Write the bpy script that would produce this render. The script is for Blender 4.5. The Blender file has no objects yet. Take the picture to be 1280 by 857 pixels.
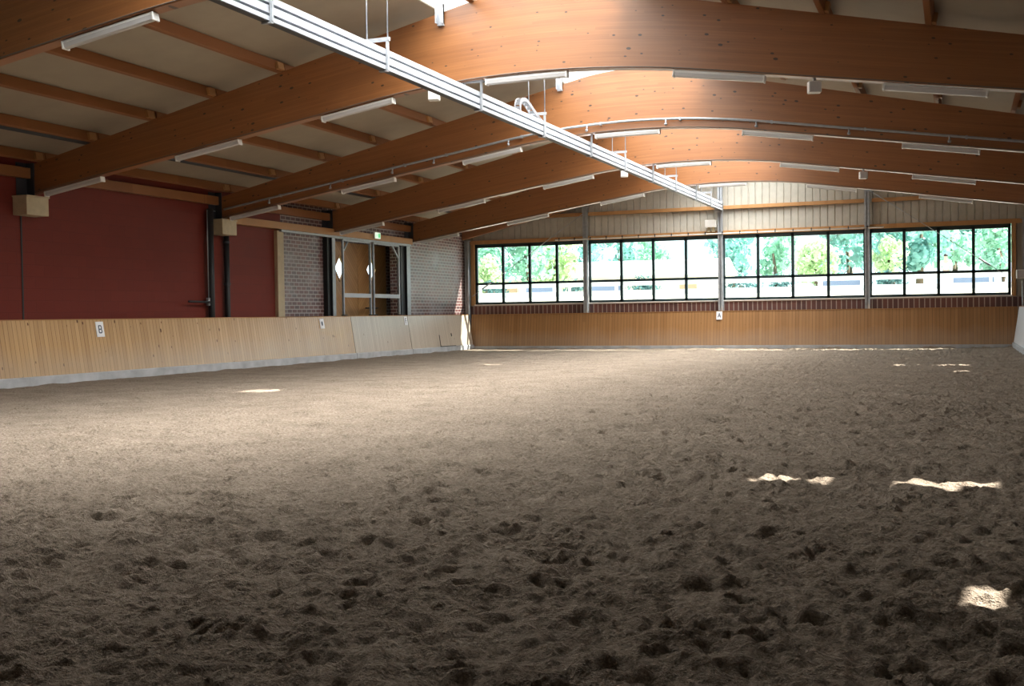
import bpy, math, random
import numpy as np
from mathutils import Vector, Matrix
rnd = random.Random(7)
S = bpy.context.scene
COL = S.collection

# ------------------------------------------------------------------ helpers
class MB:
    """collects geometry for one mesh"""
    def __init__(s): s.v = []; s.f = []; s.uv = {}
    def quad(s, a, b, c, d, uv=None):
        n = len(s.v); s.v += [tuple(a), tuple(b), tuple(c), tuple(d)]
        s.f.append((n, n+1, n+2, n+3))
        if uv: s.uv[len(s.f)-1] = uv
        return s
    def poly(s, pts, uv=None):
        n = len(s.v); s.v += [tuple(p) for p in pts]; s.f.append(tuple(range(n, n+len(pts))))
        if uv: s.uv[len(s.f)-1] = uv
        return s
    def box(s, x0, x1, y0, y1, z0, z1):
        n = len(s.v)
        s.v += [(x0,y0,z0),(x1,y0,z0),(x1,y1,z0),(x0,y1,z0),(x0,y0,z1),(x1,y0,z1),(x1,y1,z1),(x0,y1,z1)]
        for q in ((3,2,1,0),(4,5,6,7),(0,1,5,4),(1,2,6,5),(2,3,7,6),(3,0,4,7)): s.f.append(tuple(n+i for i in q))
        return s
    def obox(s, c, ax, ay, az):
        """oriented box: centre and three half-axis vectors"""
        c, ax, ay, az = map(Vector, (c, ax, ay, az)); n = len(s.v)
        for k in (-1, 1):
            for i, j in ((-1,-1),(1,-1),(1,1),(-1,1)): s.v.append(tuple(c+ax*i+ay*j+az*k))
        for q in ((3,2,1,0),(4,5,6,7),(0,1,5,4),(1,2,6,5),(2,3,7,6),(3,0,4,7)): s.f.append(tuple(n+i for i in q))
        return s
    def bar(s, p, q, w, h, up=(0,0,1)):
        p, q = Vector(p), Vector(q); d = (q-p); L = d.length; d.normalize()
        side = d.cross(Vector(up))
        if side.length < 1e-4: side = Vector((1,0,0))
        side.normalize(); u = side.cross(d)
        return s.obox((p+q)/2, d*L/2, side*w/2, u*h/2)
    def tube(s, pts, r, n=8, cap=True):
        pts = [Vector(p) for p in pts]; base = len(s.v); prev = None
        for i, p in enumerate(pts):
            d = (pts[min(i+1, len(pts)-1)]-pts[max(i-1, 0)]).normalized()
            a = d.cross(Vector((0,0,1)))
            if a.length < 1e-3: a = Vector((1,0,0)) if prev is None else prev
            a.normalize(); prev = a; b = d.cross(a)
            rr = r[i] if isinstance(r, (list, tuple)) else r
            for k in range(n):
                t = 2*math.pi*k/n; s.v.append(tuple(p+(a*math.cos(t)+b*math.sin(t))*rr))
        for i in range(len(pts)-1):
            for k in range(n):
                s.f.append((base+i*n+k, base+i*n+(k+1)%n, base+(i+1)*n+(k+1)%n, base+(i+1)*n+k))
        if cap:
            s.f.append(tuple(base+k for k in range(n))[::-1]); s.f.append(tuple(base+(len(pts)-1)*n+k for k in range(n)))
        return s
    def prism(s, prof, axis, a0, a1):
        """extrude a closed 2D profile along axis 'x' or 'y'"""
        n = len(prof); b = len(s.v)
        for a in (a0, a1):
            for p in prof: s.v.append((a, p[0], p[1]) if axis == 'x' else (p[0], a, p[1]))
        for i in range(n): s.f.append((b+i, b+(i+1)%n, b+n+(i+1)%n, b+n+i))
        s.f.append(tuple(b+i for i in range(n))[::-1]); s.f.append(tuple(b+n+i for i in range(n)))
        return s
    def build(s, name, mat, parent=None, smooth=False, bevel=0, fixn=True):
        me = bpy.data.meshes.new(name); me.from_pydata(s.v, [], s.f)
        if s.uv:
            l = me.uv_layers.new(name='UVMap')
            for p in me.polygons:
                u = s.uv.get(p.index)
                if u:
                    for k, li in enumerate(p.loop_indices): l.data[li].uv = u[k]
        if mat: me.materials.append(mat)
        if fixn:
            import bmesh
            bm = bmesh.new(); bm.from_mesh(me); bmesh.ops.recalc_face_normals(bm, faces=bm.faces); bm.to_mesh(me); bm.free()
        if smooth: me.polygons.foreach_set('use_smooth', [True]*len(me.polygons))
        o = bpy.data.objects.new(name, me); COL.objects.link(o)
        if parent is not None: o.parent = parent
        if bevel:
            m = o.modifiers.new('bevel', 'BEVEL'); m.width = bevel; m.segments = 2; m.limit_method = 'ANGLE'
        return o

def tag(o, label, cat, group=None, kind=None):
    o['label'] = label; o['category'] = cat
    if group: o['group'] = group
    if kind: o['kind'] = kind
    return o
def thing(name, label, cat, loc=(0,0,0), group=None):
    o = bpy.data.objects.new(name, None); COL.objects.link(o); o.location = loc; o.empty_display_size = .2
    return tag(o, label, cat, group)
def struct(o): o['kind'] = 'structure'; return o
def shift(o, loc):
    """children were modelled in world coordinates: move them under an empty standing at loc"""
    for c in o.children: c.location = c.location - Vector(loc)
    o.location = loc; return o

# ------------------------------------------------------------------ materials
def mat(name):
    m = bpy.data.materials.new(name); m.use_nodes = True; nt = m.node_tree
    return m, nt, nt.nodes['Principled BSDF']
def N(nt, t, **k):
    n = nt.nodes.new(t)
    for a, b in k.items():
        if a.startswith('i_'): n.inputs[a[2:].replace('_', ' ')].default_value = b
        else: setattr(n, a, b)
    return n
def plain(name, col, rough=.5, metal=0, noise=0., spec=None, scale=6):
    m, nt, b = mat(name)
    b.inputs['Roughness'].default_value = rough; b.inputs['Metallic'].default_value = metal
    if spec is not None: b.inputs['Specular IOR Level'].default_value = spec
    c = (*col, 1); b.inputs['Base Color'].default_value = c
    if noise:
        tc = N(nt, 'ShaderNodeTexCoord'); n = N(nt, 'ShaderNodeTexNoise'); n.inputs['Scale'].default_value = scale; n.inputs['Detail'].default_value = 5
        nt.links.new(tc.outputs['Object'], n.inputs['Vector'])
        r = N(nt, 'ShaderNodeValToRGB'); e = r.color_ramp.elements
        e[0].position = .3; e[1].position = .7
        e[0].color = (*[x*(1-noise) for x in col], 1); e[1].color = (*[min(1, x*(1+noise)) for x in col], 1)
        nt.links.new(n.outputs['Fac'], r.inputs['Fac']); nt.links.new(r.outputs['Color'], b.inputs['Base Color'])
    return m
def M_(nt, op, a, b=None, c=None):
    n = N(nt, 'ShaderNodeMath', operation=op)
    for i, x in enumerate((a, b, c)):
        if x is None: continue
        if isinstance(x, (int, float)): n.inputs[i].default_value = x
        else: nt.links.new(x, n.inputs[i])
    return n.outputs[0]
def mixc(nt, f, a, b, mode='MIX'):
    n = N(nt, 'ShaderNodeMix', data_type='RGBA', blend_type=mode)
    for x, k in ((f, 0), (a, 6), (b, 7)):
        if isinstance(x, (int, float)): n.inputs[k].default_value = x
        elif isinstance(x, tuple): n.inputs[k].default_value = (*x, 1)
        else: nt.links.new(x, n.inputs[k])
    return n.outputs[2]
def wood(name, ca, cb, plank, along, seg=2.8, rough=.45, knot=.3, line=.5, src='UV', knotcol=(.045,.02,.01), kscale=3.0, linew=.06, grain=.5, spec=.4, kr=.10, dust=0, coat=0):
    """timber boards: 'along' is the grain axis of the UV (0 = u, 1 = v); plank = board width in metres"""
    m, nt, b = mat(name); L = nt.links.new
    tc = N(nt, 'ShaderNodeTexCoord'); sp = N(nt, 'ShaderNodeSeparateXYZ'); L(tc.outputs[src], sp.inputs[0])
    g = sp.outputs[along]; w = sp.outputs[1-along]
    q = M_(nt, 'DIVIDE', w, plank); idx = M_(nt, 'FLOOR', q); fr = M_(nt, 'FRACT', q)
    wn = N(nt, 'ShaderNodeTexWhiteNoise', noise_dimensions='1D'); L(idx, wn.inputs['W'])
    gs = M_(nt, 'FLOOR', M_(nt, 'ADD', M_(nt, 'DIVIDE', g, seg), M_(nt, 'MULTIPLY', wn.outputs['Value'], 7.3)))
    wn2 = N(nt, 'ShaderNodeTexWhiteNoise', noise_dimensions='2D'); cv = N(nt, 'ShaderNodeCombineXYZ'); L(idx, cv.inputs[0]); L(gs, cv.inputs[1]); L(cv.outputs[0], wn2.inputs['Vector'])
    gv = N(nt, 'ShaderNodeCombineXYZ'); L(M_(nt, 'MULTIPLY', g, 1.1), gv.inputs[0]); L(M_(nt, 'MULTIPLY', w, 30), gv.inputs[1]); L(M_(nt, 'MULTIPLY', idx, 3.7), gv.inputs[2])
    ns = N(nt, 'ShaderNodeTexNoise'); ns.inputs['Scale'].default_value = 1; ns.inputs['Detail'].default_value = 4; L(gv.outputs[0], ns.inputs['Vector'])
    t = M_(nt, 'ADD', M_(nt, 'MULTIPLY', ns.outputs['Fac'], grain*1.4), M_(nt, 'MULTIPLY', wn2.outputs['Value'], 1-grain*.7))
    t = M_(nt, 'SUBTRACT', t, .18); t.node.use_clamp = True
    col = mixc(nt, t, ca, cb)
    kv = N(nt, 'ShaderNodeCombineXYZ'); L(g, kv.inputs[0]); L(M_(nt, 'MULTIPLY', w, 1.9), kv.inputs[1])
    vo = N(nt, 'ShaderNodeTexVoronoi'); vo.inputs['Scale'].default_value = kscale; L(kv.outputs[0], vo.inputs['Vector'])
    sc = N(nt, 'ShaderNodeSeparateColor'); L(vo.outputs['Color'], sc.inputs[0])
    thr = M_(nt, 'MULTIPLY', sc.outputs[0], kr)
    k = M_(nt, 'MULTIPLY', M_(nt, 'SUBTRACT', thr, vo.outputs['Distance']), 25); k.node.use_clamp = True
    k = M_(nt, 'MULTIPLY', k, M_(nt, 'LESS_THAN', sc.outputs[1], knot))
    col = mixc(nt, k, col, knotcol)
    ed = M_(nt, 'MULTIPLY', M_(nt, 'LESS_THAN', fr, linew), line)
    col = mixc(nt, ed, col, tuple(x*.35 for x in ca))
    if dust:
        dn = N(nt, 'ShaderNodeTexNoise'); dn.inputs['Scale'].default_value = 1.6; dn.inputs['Detail'].default_value = 6; L(tc.outputs['Object'], dn.inputs['Vector'])
        d = M_(nt, 'MULTIPLY', M_(nt, 'SUBTRACT', M_(nt, 'ADD', M_(nt, 'MULTIPLY', dn.outputs['Fac'], .6), .35), g), 2.2); d.node.use_clamp = True
        col = mixc(nt, M_(nt, 'MULTIPLY', d, dust), col, (.40,.35,.29))
    if coat: b.inputs['Coat Weight'].default_value = coat; b.inputs['Coat Roughness'].default_value = .5
    L(col, b.inputs['Base Color']); b.inputs['Roughness'].default_value = rough; b.inputs['Specular IOR Level'].default_value = spec
    return m
def brick(name, c1, c2, mo, bw=.25, bh=.083, mortar=.012, rough=.45, spec=.5, src='UV', bloom=.0):
    m, nt, b = mat(name); L = nt.links.new
    tc = N(nt, 'ShaderNodeTexCoord'); br = N(nt, 'ShaderNodeTexBrick')
    br.inputs['Scale'].default_value = 1; br.inputs['Brick Width'].default_value = bw; br.inputs['Row Height'].default_value = bh
    br.inputs['Mortar Size'].default_value = mortar; br.inputs['Color1'].default_value = (*c1, 1); br.inputs['Color2'].default_value = (*c2, 1); br.inputs['Mortar'].default_value = (*mo, 1)
    br.inputs['Mortar Smooth'].default_value = .2
    L(tc.outputs[src], br.inputs['Vector'])
    en = N(nt, 'ShaderNodeTexNoise'); en.inputs['Scale'].default_value = 1.1; en.inputs['Detail'].default_value = 7; L(tc.outputs['Object'], en.inputs['Vector'])
    ef = M_(nt, 'MULTIPLY', M_(nt, 'SUBTRACT', en.outputs['Fac'], .52), 4); ef.node.use_clamp = True
    L(mixc(nt, M_(nt, 'MULTIPLY', ef, bloom), br.outputs['Color'], (.42,.40,.42)), b.inputs['Base Color'])
    bu = N(nt, 'ShaderNodeBump'); bu.inputs['Strength'].default_value = .3; bu.inputs['Distance'].default_value = .008; bu.invert = True
    L(br.outputs['Fac'], bu.inputs['Height']); L(bu.outputs['Normal'], b.inputs['Normal'])
    b.inputs['Roughness'].default_value = rough; b.inputs['Specular IOR Level'].default_value = spec
    return m
def sand_mat():
    m, nt, b = mat('riding_sand'); L = nt.links.new
    tc = N(nt, 'ShaderNodeTexCoord')
    def ns(sc, det=6, rough=.6):
        n = N(nt, 'ShaderNodeTexNoise'); n.inputs['Scale'].default_value = sc; n.inputs['Detail'].default_value = det; n.inputs['Roughness'].default_value = rough
        L(tc.outputs['Object'], n.inputs['Vector']); return n.outputs['Fac']
    n1, n2, n3 = ns(1.3), ns(34, 3, .6), ns(110, 2)
    f = M_(nt, 'ADD', M_(nt, 'MULTIPLY', n1, .25), M_(nt, 'ADD', M_(nt, 'MULTIPLY', n2, .5), M_(nt, 'MULTIPLY', n3, .25)))
    r = N(nt, 'ShaderNodeValToRGB'); e = r.color_ramp.elements; e[0].position = .36; e[1].position = .64
    e[0].color = (.125, .098, .072, 1); e[1].color = (.37, .305, .24, 1); L(f, r.inputs['Fac'])
    fib = M_(nt, 'GREATER_THAN', n3, .66)
    L(mixc(nt, M_(nt, 'MULTIPLY', fib, .5), r.outputs['Color'], (.50, .42, .33)), b.inputs['Base Color'])
    bu = N(nt, 'ShaderNodeBump'); bu.inputs['Strength'].default_value = 1; bu.inputs['Distance'].default_value = .03
    L(M_(nt, 'ADD', n2, M_(nt, 'MULTIPLY', n3, .4)), bu.inputs['Height']); L(bu.outputs['Normal'], b.inputs['Normal'])
    b.inputs['Roughness'].default_value = .95; b.inputs['Specular IOR Level'].default_value = .1
    return m
def glass_mat(name, tint=(1,1,1)):
    m, nt, b = mat(name); nt.nodes.remove(b); L = nt.links.new
    t = N(nt, 'ShaderNodeBsdfTransparent'); t.inputs[0].default_value = (*tint, 1); g = N(nt, 'ShaderNodeBsdfGlossy'); g.inputs['Roughness'].default_value = .02
    lw = N(nt, 'ShaderNodeLayerWeight'); fac = M_(nt, 'ADD', M_(nt, 'MULTIPLY', M_(nt, 'POWER', lw.outputs['Facing'], 4), .5), .03); mx = N(nt, 'ShaderNodeMixShader')
    L(fac, mx.inputs[0]); L(t.outputs[0], mx.inputs[1]); L(g.outputs[0], mx.inputs[2]); L(mx.outputs[0], nt.nodes['Material Output'].inputs[0])
    return m
def translucent_mat(name, col):
    m, nt, b = mat(name); nt.nodes.remove(b); L = nt.links.new
    t = N(nt, 'ShaderNodeBsdfTranslucent'); t.inputs[0].default_value = (*col, 1)
    d = N(nt, 'ShaderNodeBsdfDiffuse'); d.inputs[0].default_value = (*col, 1); mx = N(nt, 'ShaderNodeMixShader'); mx.inputs[0].default_value = .35
    L(t.outputs[0], mx.inputs[1]); L(d.outputs[0], mx.inputs[2]); L(mx.outputs[0], nt.nodes['Material Output'].inputs[0])
    return m
def foliage_mat(name, c):
    m, nt, b = mat(name); L = nt.links.new; nt.nodes.remove(b)
    tc = N(nt, 'ShaderNodeTexCoord'); n = N(nt, 'ShaderNodeTexNoise'); n.inputs['Scale'].default_value = 1.2; L(tc.outputs['Object'], n.inputs['Vector'])
    r = N(nt, 'ShaderNodeValToRGB'); e = r.color_ramp.elements; e[0].position = .3; e[1].position = .7
    e[0].color = (*[x*.72 for x in c], 1); e[1].color = (*[min(1, x*1.4) for x in c], 1); L(n.outputs['Fac'], r.inputs['Fac'])
    d = N(nt, 'ShaderNodeBsdfDiffuse'); t = N(nt, 'ShaderNodeBsdfTranslucent'); mx = N(nt, 'ShaderNodeMixShader'); mx.inputs[0].default_value = .45
    L(r.outputs[0], d.inputs[0]); L(r.outputs[0], t.inputs[0]); L(d.outputs[0], mx.inputs[1]); L(t.outputs[0], mx.inputs[2]); L(mx.outputs[0], nt.nodes['Material Output'].inputs[0])
    return m
def emit_mat(name, col, s):
    m, nt, b = mat(name); b.inputs['Base Color'].default_value = (*col, 1); b.inputs['Emission Color'].default_value = (*col, 1); b.inputs['Emission Strength'].default_value = s
    return m

GLULAM = wood('glulam_spruce', (.225,.080,.022), (.345,.138,.042), .042, 0, seg=3.4, rough=.36, knot=.9, line=.3, kscale=4.6, linew=.07, grain=.75, spec=1.0, kr=.21, coat=.35)
PURLIN = wood('purlin_spruce', (.22,.085,.028), (.31,.13,.046), .2, 1, src='Object', rough=.5, knot=.4, line=0)
TIMBER = wood('pale_timber', (.38,.19,.07), (.48,.265,.11), .25, 1, src='Object', rough=.5, knot=.4, line=0)
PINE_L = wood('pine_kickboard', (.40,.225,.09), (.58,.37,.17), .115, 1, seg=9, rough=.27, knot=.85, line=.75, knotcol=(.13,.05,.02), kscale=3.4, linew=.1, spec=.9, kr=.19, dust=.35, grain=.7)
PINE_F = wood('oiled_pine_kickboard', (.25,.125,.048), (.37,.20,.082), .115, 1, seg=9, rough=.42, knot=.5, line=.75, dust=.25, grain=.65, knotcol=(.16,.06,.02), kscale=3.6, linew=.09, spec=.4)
PINE_G = wood('weathered_pine_kickboard', (.42,.35,.27), (.56,.49,.40), .115, 1, seg=9, rough=.3, knot=.6, line=.6, knotcol=(.2,.13,.08), kscale=3.4, linew=.1, spec=.8, kr=.15, grain=.7)
PINE_R = wood('whitish_kickboard', (.60,.62,.64), (.72,.74,.76), .115, 1, seg=9, rough=.4, knot=.3, line=.3, knotcol=(.3,.25,.2))  # paler, slightly bluish board colour for the right kickboard
DOORWOOD = wood('door_timber', (.40,.20,.07), (.55,.30,.12), .11, 1, seg=6, rough=.4, knot=.3, line=.55, src='UV', linew=.1)
BRICK = brick('clinker_brick', (.15,.052,.046), (.07,.036,.042), (.40,.36,.34), bw=.26, bh=.112, mortar=.015, rough=.38, spec=.55, bloom=.55)
BRICK_B = brick('brick_band', (.14,.055,.045), (.085,.04,.04), (.33,.29,.26), bw=.17, bh=.19, mortar=.018)
RED = brick('red_painted_masonry', (.175,.028,.018), (.162,.026,.017), (.14,.023,.015), bw=.5, bh=.25, mortar=.007, rough=.6, spec=.25)
SAND = sand_mat()
CONC = plain('footing_concrete', (.40,.41,.42), .6, noise=.2, scale=3)
CLAD = plain('gable_cladding', (.46,.445,.39), .5, noise=.06)
PANEL = plain('roof_panel', (.36,.315,.24), .6, noise=.05, scale=2)
STEEL = plain('galvanized_steel', (.36,.39,.42), .45, .35, noise=.12, scale=9)
DARKST = plain('dark_steel', (.045,.05,.06), .5, .2)
ALU = plain('mill_aluminium', (.44,.47,.51), .42, .1)
FRAME = plain('window_frame_green_black', (.012,.03,.035), .4)
WHITE = plain('white_plastic', (.78,.78,.75), .4)
LAMPG = plain('lamp_acrylic', (.60,.60,.60), .25)
BLACK = plain('black_paint', (.02,.022,.025), .5)
PAPER = plain('sign_paper', (.86,.87,.90), .5)
INK = plain('sign_ink', (.05,.07,.12), .5)
GLASS = glass_mat('window_glass', (.97,1,.99))
FROST = translucent_mat('skylight_polycarbonate', (.55,.56,.56))
CONDUIT = plain('conduit_grey', (.17,.15,.13), .5)
CHAIN = plain('chain_grey', (.20,.20,.21), .5)
RUBBER = plain('chain_plastic', (.16,.17,.18), .5)
CORBEL = plain('beige_box', (.50,.42,.27), .55, noise=.1)

# ------------------------------------------------------------------ hall dimensions
XL, XR = -10.1, 12.2          # side walls
RIDGE = 1.05
YG = .55                      # far gable wall, inner face
YN = -42.6                    # near wall
def zb(x):                    # underside of the glulam beams
    s = abs(x-RIDGE); return 5.64-.155*s if s > 3 else 5.64-.155*1.5-.155*s*s/6
def zt(x):                    # top of the beams
    s = abs(x-RIDGE); return 7.00-.221*s if s > 1.2 else 7.00-.221*.6-.221*s*s/2.4
def zr(x): return 7.21-.221*abs(x-RIDGE)   # roof panels, lower face
BEAMY = [-28.4, -21.9, -15.5, -9.9, -4.4]
BT = .2
DBO = [.0, .045, .01, -.02, -.01]   # small real differences of the single beams: underside, top
DTO = [0, .01, -.085, 0, 0]

# ------------------------------------------------------------------ floor
def vnoise(x, y, sc, seed):
    r = np.random.RandomState(seed); T = r.rand(512, 512)
    fx, fy = x/sc+100, y/sc+100; ix, iy = np.floor(fx).astype(int), np.floor(fy).astype(int); tx, ty = fx-ix, fy-iy
    tx = tx*tx*(3-2*tx); ty = ty*ty*(3-2*ty); g = lambda a, b: T[a % 512, b % 512]
    return (g(ix,iy)*(1-tx)+g(ix+1,iy)*tx)*(1-ty)+(g(ix,iy+1)*(1-tx)+g(ix+1,iy+1)*tx)*ty-.5
def make_floor():
    ys = np.concatenate([np.arange(-42.5,-39.5,.1), np.arange(-39.5,-33.5,.016), np.arange(-33.5,-33,.022), np.arange(-33,-26,.034), np.arange(-26,-14,.06), np.arange(-14,.35,.11)])
    xs = np.concatenate([np.arange(-9.9,-2,.06), np.arange(-2,9.95,.02)])
    X, Y = np.meshgrid(xs, ys); Z = np.zeros_like(X)
    Z += .035*vnoise(X,Y,2.2,1)+.030*vnoise(X,Y,.5,2)+.036*vnoise(X,Y,.2,3)+.046*vnoise(X,Y,.1,4)+.030*vnoise(X,Y,.052,6)+.045*np.maximum(0,vnoise(X,Y,.085,7)-.22)-.05*np.maximum(0,vnoise(X,Y,.14,8)-.2)
    rough = np.clip(.55+.45*np.tanh((X+1.5)/3.5)+.9*vnoise(X,Y,3.5,9), .25, 1.25)
    Z *= rough*.82
    r = np.random.RandomState(5)
    for i in range(7500):
        cx, cy = r.uniform(-9.4, 9.4), r.uniform(-39, -.6)
        p = .25+.75/(1+math.exp(-(cx+2)*.8))
        if r.rand() > p: continue
        a = r.uniform(0, math.pi); rx, ry = r.uniform(.045,.095), r.uniform(.035,.065); d = r.uniform(.010,.036)
        i0, i1 = np.searchsorted(ys, [cy-.4, cy+.4]); j0, j1 = np.searchsorted(xs, [cx-.4, cx+.4])
        sx, sy = X[i0:i1,j0:j1]-cx, Y[i0:i1,j0:j1]-cy
        u, v = (sx*math.cos(a)+sy*math.sin(a))/rx, (-sx*math.sin(a)+sy*math.cos(a))/ry
        q = np.sqrt(u*u+v*v)+.9*vnoise(X[i0:i1,j0:j1],Y[i0:i1,j0:j1],.06,11)
        Z[i0:i1,j0:j1] += d*(-np.exp(-q**4*.6)+.45*np.exp(-((q-1.5)/.45)**2))
    for i in range(16000):
        cx, cy = r.uniform(-6, 9.4), r.uniform(-39, -18)
        if r.rand() > .3+.7/(1+math.exp(-(cx+1)*.7)): continue
        q0 = r.uniform(.022,.05); d = r.uniform(.006,.022)*(1 if r.rand() < .6 else -.8)
        i0, i1 = np.searchsorted(ys, [cy-.15, cy+.15]); j0, j1 = np.searchsorted(xs, [cx-.15, cx+.15])
        q = np.hypot(X[i0:i1,j0:j1]-cx, (Y[i0:i1,j0:j1]-cy)*r.uniform(.8,1.5))/q0
        Z[i0:i1,j0:j1] += d*(-np.exp(-q**3*.7)+.35*np.exp(-((q-1.5)/.4)**2))
    # loose sand banked up along the kickboards
    Z += .035*np.exp(-(X+9.6)/.3)*(1+1.2*vnoise(X,Y,.5,21))+.05*np.exp(-(9.6-X)/.35)+.04*np.exp(Y/.5)*(1+1.5*vnoise(X,Y,.4,22))
    Z = np.clip(Z, -.12, .2)-.02
    nx, ny = len(xs), len(ys); V = np.stack([X,Y,Z],-1).reshape(-1,3)
    I = np.arange(nx*ny).reshape(ny,nx); F = np.stack([I[:-1,:-1],I[:-1,1:],I[1:,1:],I[1:,:-1]],-1).reshape(-1,4)
    me = bpy.data.meshes.new('floor'); me.vertices.add(len(V)); me.vertices.foreach_set('co', V.ravel().astype(np.float32))
    me.loops.add(F.size); me.loops.foreach_set('vertex_index', F.ravel().astype(np.int32))
    me.polygons.add(len(F)); me.polygons.foreach_set('loop_start', np.arange(0,F.size,4,dtype=np.int32)); me.polygons.foreach_set('loop_total', np.full(len(F),4,dtype=np.int32))
    me.polygons.foreach_set('use_smooth', [True]*len(F)); me.update(calc_edges=True); me.validate(); me.materials.append(SAND)
    o = bpy.data.objects.new('floor', me); COL.objects.link(o); struct(o)
    return lambda x, y: float(Z[min(np.searchsorted(ys,y),ny-1), min(np.searchsorted(xs,x),nx-1)])
FZ = make_floor()
m = MB(); m.box(9.85, XR, YN, YG, -.2, 0); m.box(XL, -9.85, YN, YG, -.2, 0); 
struct(m.build('floor_edge', CONC))
def clod(x, y, rx, ry, h, label, seed):
    import bmesh
    bm = bmesh.new(); bmesh.ops.create_icosphere(bm, subdivisions=4, radius=1); r = random.Random(seed)
    from mathutils import noise
    for v in bm.verts:
        d = 1+.35*noise.noise(v.co*1.6+Vector((seed,0,0)))+.14*noise.noise(v.co*5)+.07*noise.noise(v.co*12); v.co = Vector((v.co.x*rx*d, v.co.y*ry*d, v.co.z*h*d))
    me = bpy.data.meshes.new('sand_clod'); bm.to_mesh(me); bm.free(); me.materials.append(SAND)
    me.polygons.foreach_set('use_smooth', [True]*len(me.polygons))
    o = bpy.data.objects.new('sand_clod', me); COL.objects.link(o); o.location = (x, y, FZ(x, y)+h*.35); tag(o, label, 'clod')
clod(7.11,-35.5,.075,.06,.045,'pale clod of sand in the dark foreground below the sun patches',3)
clod(6.56,-36.33,.07,.05,.035,'pale clod of sand cut by the bottom edge of the photo',8)

# ------------------------------------------------------------------ kickboards
def kick_left(y0, y1, label, pm, xb=-9.572, xt=-9.765, sgn=1, name='kickboard'):
    t = thing(name, label, 'kickboard'); th = .05*sgn
    b = MB(); z0, z1 = .19, 1.335; xf = xb; xb = xb+(xt-xb)*.075
    s = math.hypot(z1-z0, xt-xb)
    b.quad((xb,y0,z0),(xb,y1,z0),(xt,y1,z1),(xt,y0,z1),[(y0,0),(y1,0),(y1,s),(y0,s)])
    b.quad((xb-th,y0,z0),(xb-th,y1,z0),(xt-th,y1,z1),(xt-th,y0,z1),[(y0,0),(y1,0),(y1,s),(y0,s)])
    for y in (y0, y1): b.quad((xb,y,z0),(xt,y,z1),(xt-th,y,z1),(xb-th,y,z0),[(0,0),(0,1),(.1,1),(.1,0)])
    b.quad((xt,y0,z1),(xt,y1,z1),(xt-th,y1,z1),(xt-th,y0,z1),[(y0,0),(y1,0),(y1,.05),(y0,.05)])
    b.build('board_panel', pm, t)
    f = MB(); f.prism([(xf+.03*sgn,-.15),(xf+.03*sgn,.165),(xf+.01*sgn,.188),(xf-.1*sgn,.188),(xf-.1*sgn,-.15)], 'y', y0, y1); f.build('footing', CONC, t)
    c = MB(); c.prism([(xt+.01*sgn,1.335),(xt+.012*sgn,1.355),(xt-.09*sgn,1.355),(xt-.09*sgn,1.335)], 'y', y0, y1); c.build('cap_rail', TIMBER, t)
    return shift(t, (xb, (y0+y1)/2, 0))
kick_left(-42.3,-9.19,'long sloping pine kickboard along the red left wall', PINE_L)
kick_left(-9.16,-5.29,'pine kickboard gate section in front of the double door', PINE_G)
kick_left(-5.26,-.03,'short pine kickboard section in the far left corner below brick', PINE_G)
kick_left(-42.3,-.03,'whitish kickboard at the right edge, seen almost end on', PINE_R, 9.60, 9.78, -1)
t = thing('kickboard', 'orange wooden kickboard across the far end below the windows', 'kickboard')
b = MB(); x0, x1 = -9.72, 9.74
b.quad((x0,.02,.12),(x1,.02,.12),(x1,.2,1.335),(x0,.2,1.335),[(x0,0),(x1,0),(x1,1.23),(x0,1.23)])
b.quad((x0,.07,.12),(x1,.07,.12),(x1,.25,1.335),(x0,.25,1.335),[(x0,0),(x1,0),(x1,1.23),(x0,1.23)])
b.quad((x0,.2,1.335),(x1,.2,1.335),(x1,.25,1.335),(x0,.25,1.335),[(x0,0),(x1,0),(x1,.05),(x0,.05)])
for x in (x0, x1): b.quad((x,.02,.12),(x,.2,1.335),(x,.25,1.335),(x,.07,.12),[(0,0),(0,1),(.1,1),(.1,0)])
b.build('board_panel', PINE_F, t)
f = MB(); f.prism([(-.01,-.15),(-.01,.12),(.12,.12),(.12,-.15)], 'x', x0, x1); f.build('footing', CONC, t)
c = MB(); c.prism([(.185,1.335),(.185,1.35),(.29,1.35),(.29,1.335)], 'x', x0, x1); c.build('cap_rail', TIMBER, t)
shift(t, (0,.1,0))

# hatch outline on the corner kickboard
t = thing('drain_hatch', 'small hatch outlined in dark iron on the far left kickboard', 'hatch')
m = MB()
def kb(y, z): return (-9.572-(z-.1)*.1563+.03, y, z)
m.bar(kb(-3.0,.2), kb(-1.7,.2), .03, .02); m.build('hinge_bar', DARKST, t)
m = MB(); m.bar(kb(-3.0,.2), kb(-3.0,.62), .015, .015, (1,0,0)); m.build('hatch_edge', DARKST, t); m = MB(); m.bar(kb(-1.95,.55), kb(-1.95,.66), .03, .02, (1,0,0)); m.build('latch', DARKST, t)
shift(t, kb(-2.4,.2))

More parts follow.
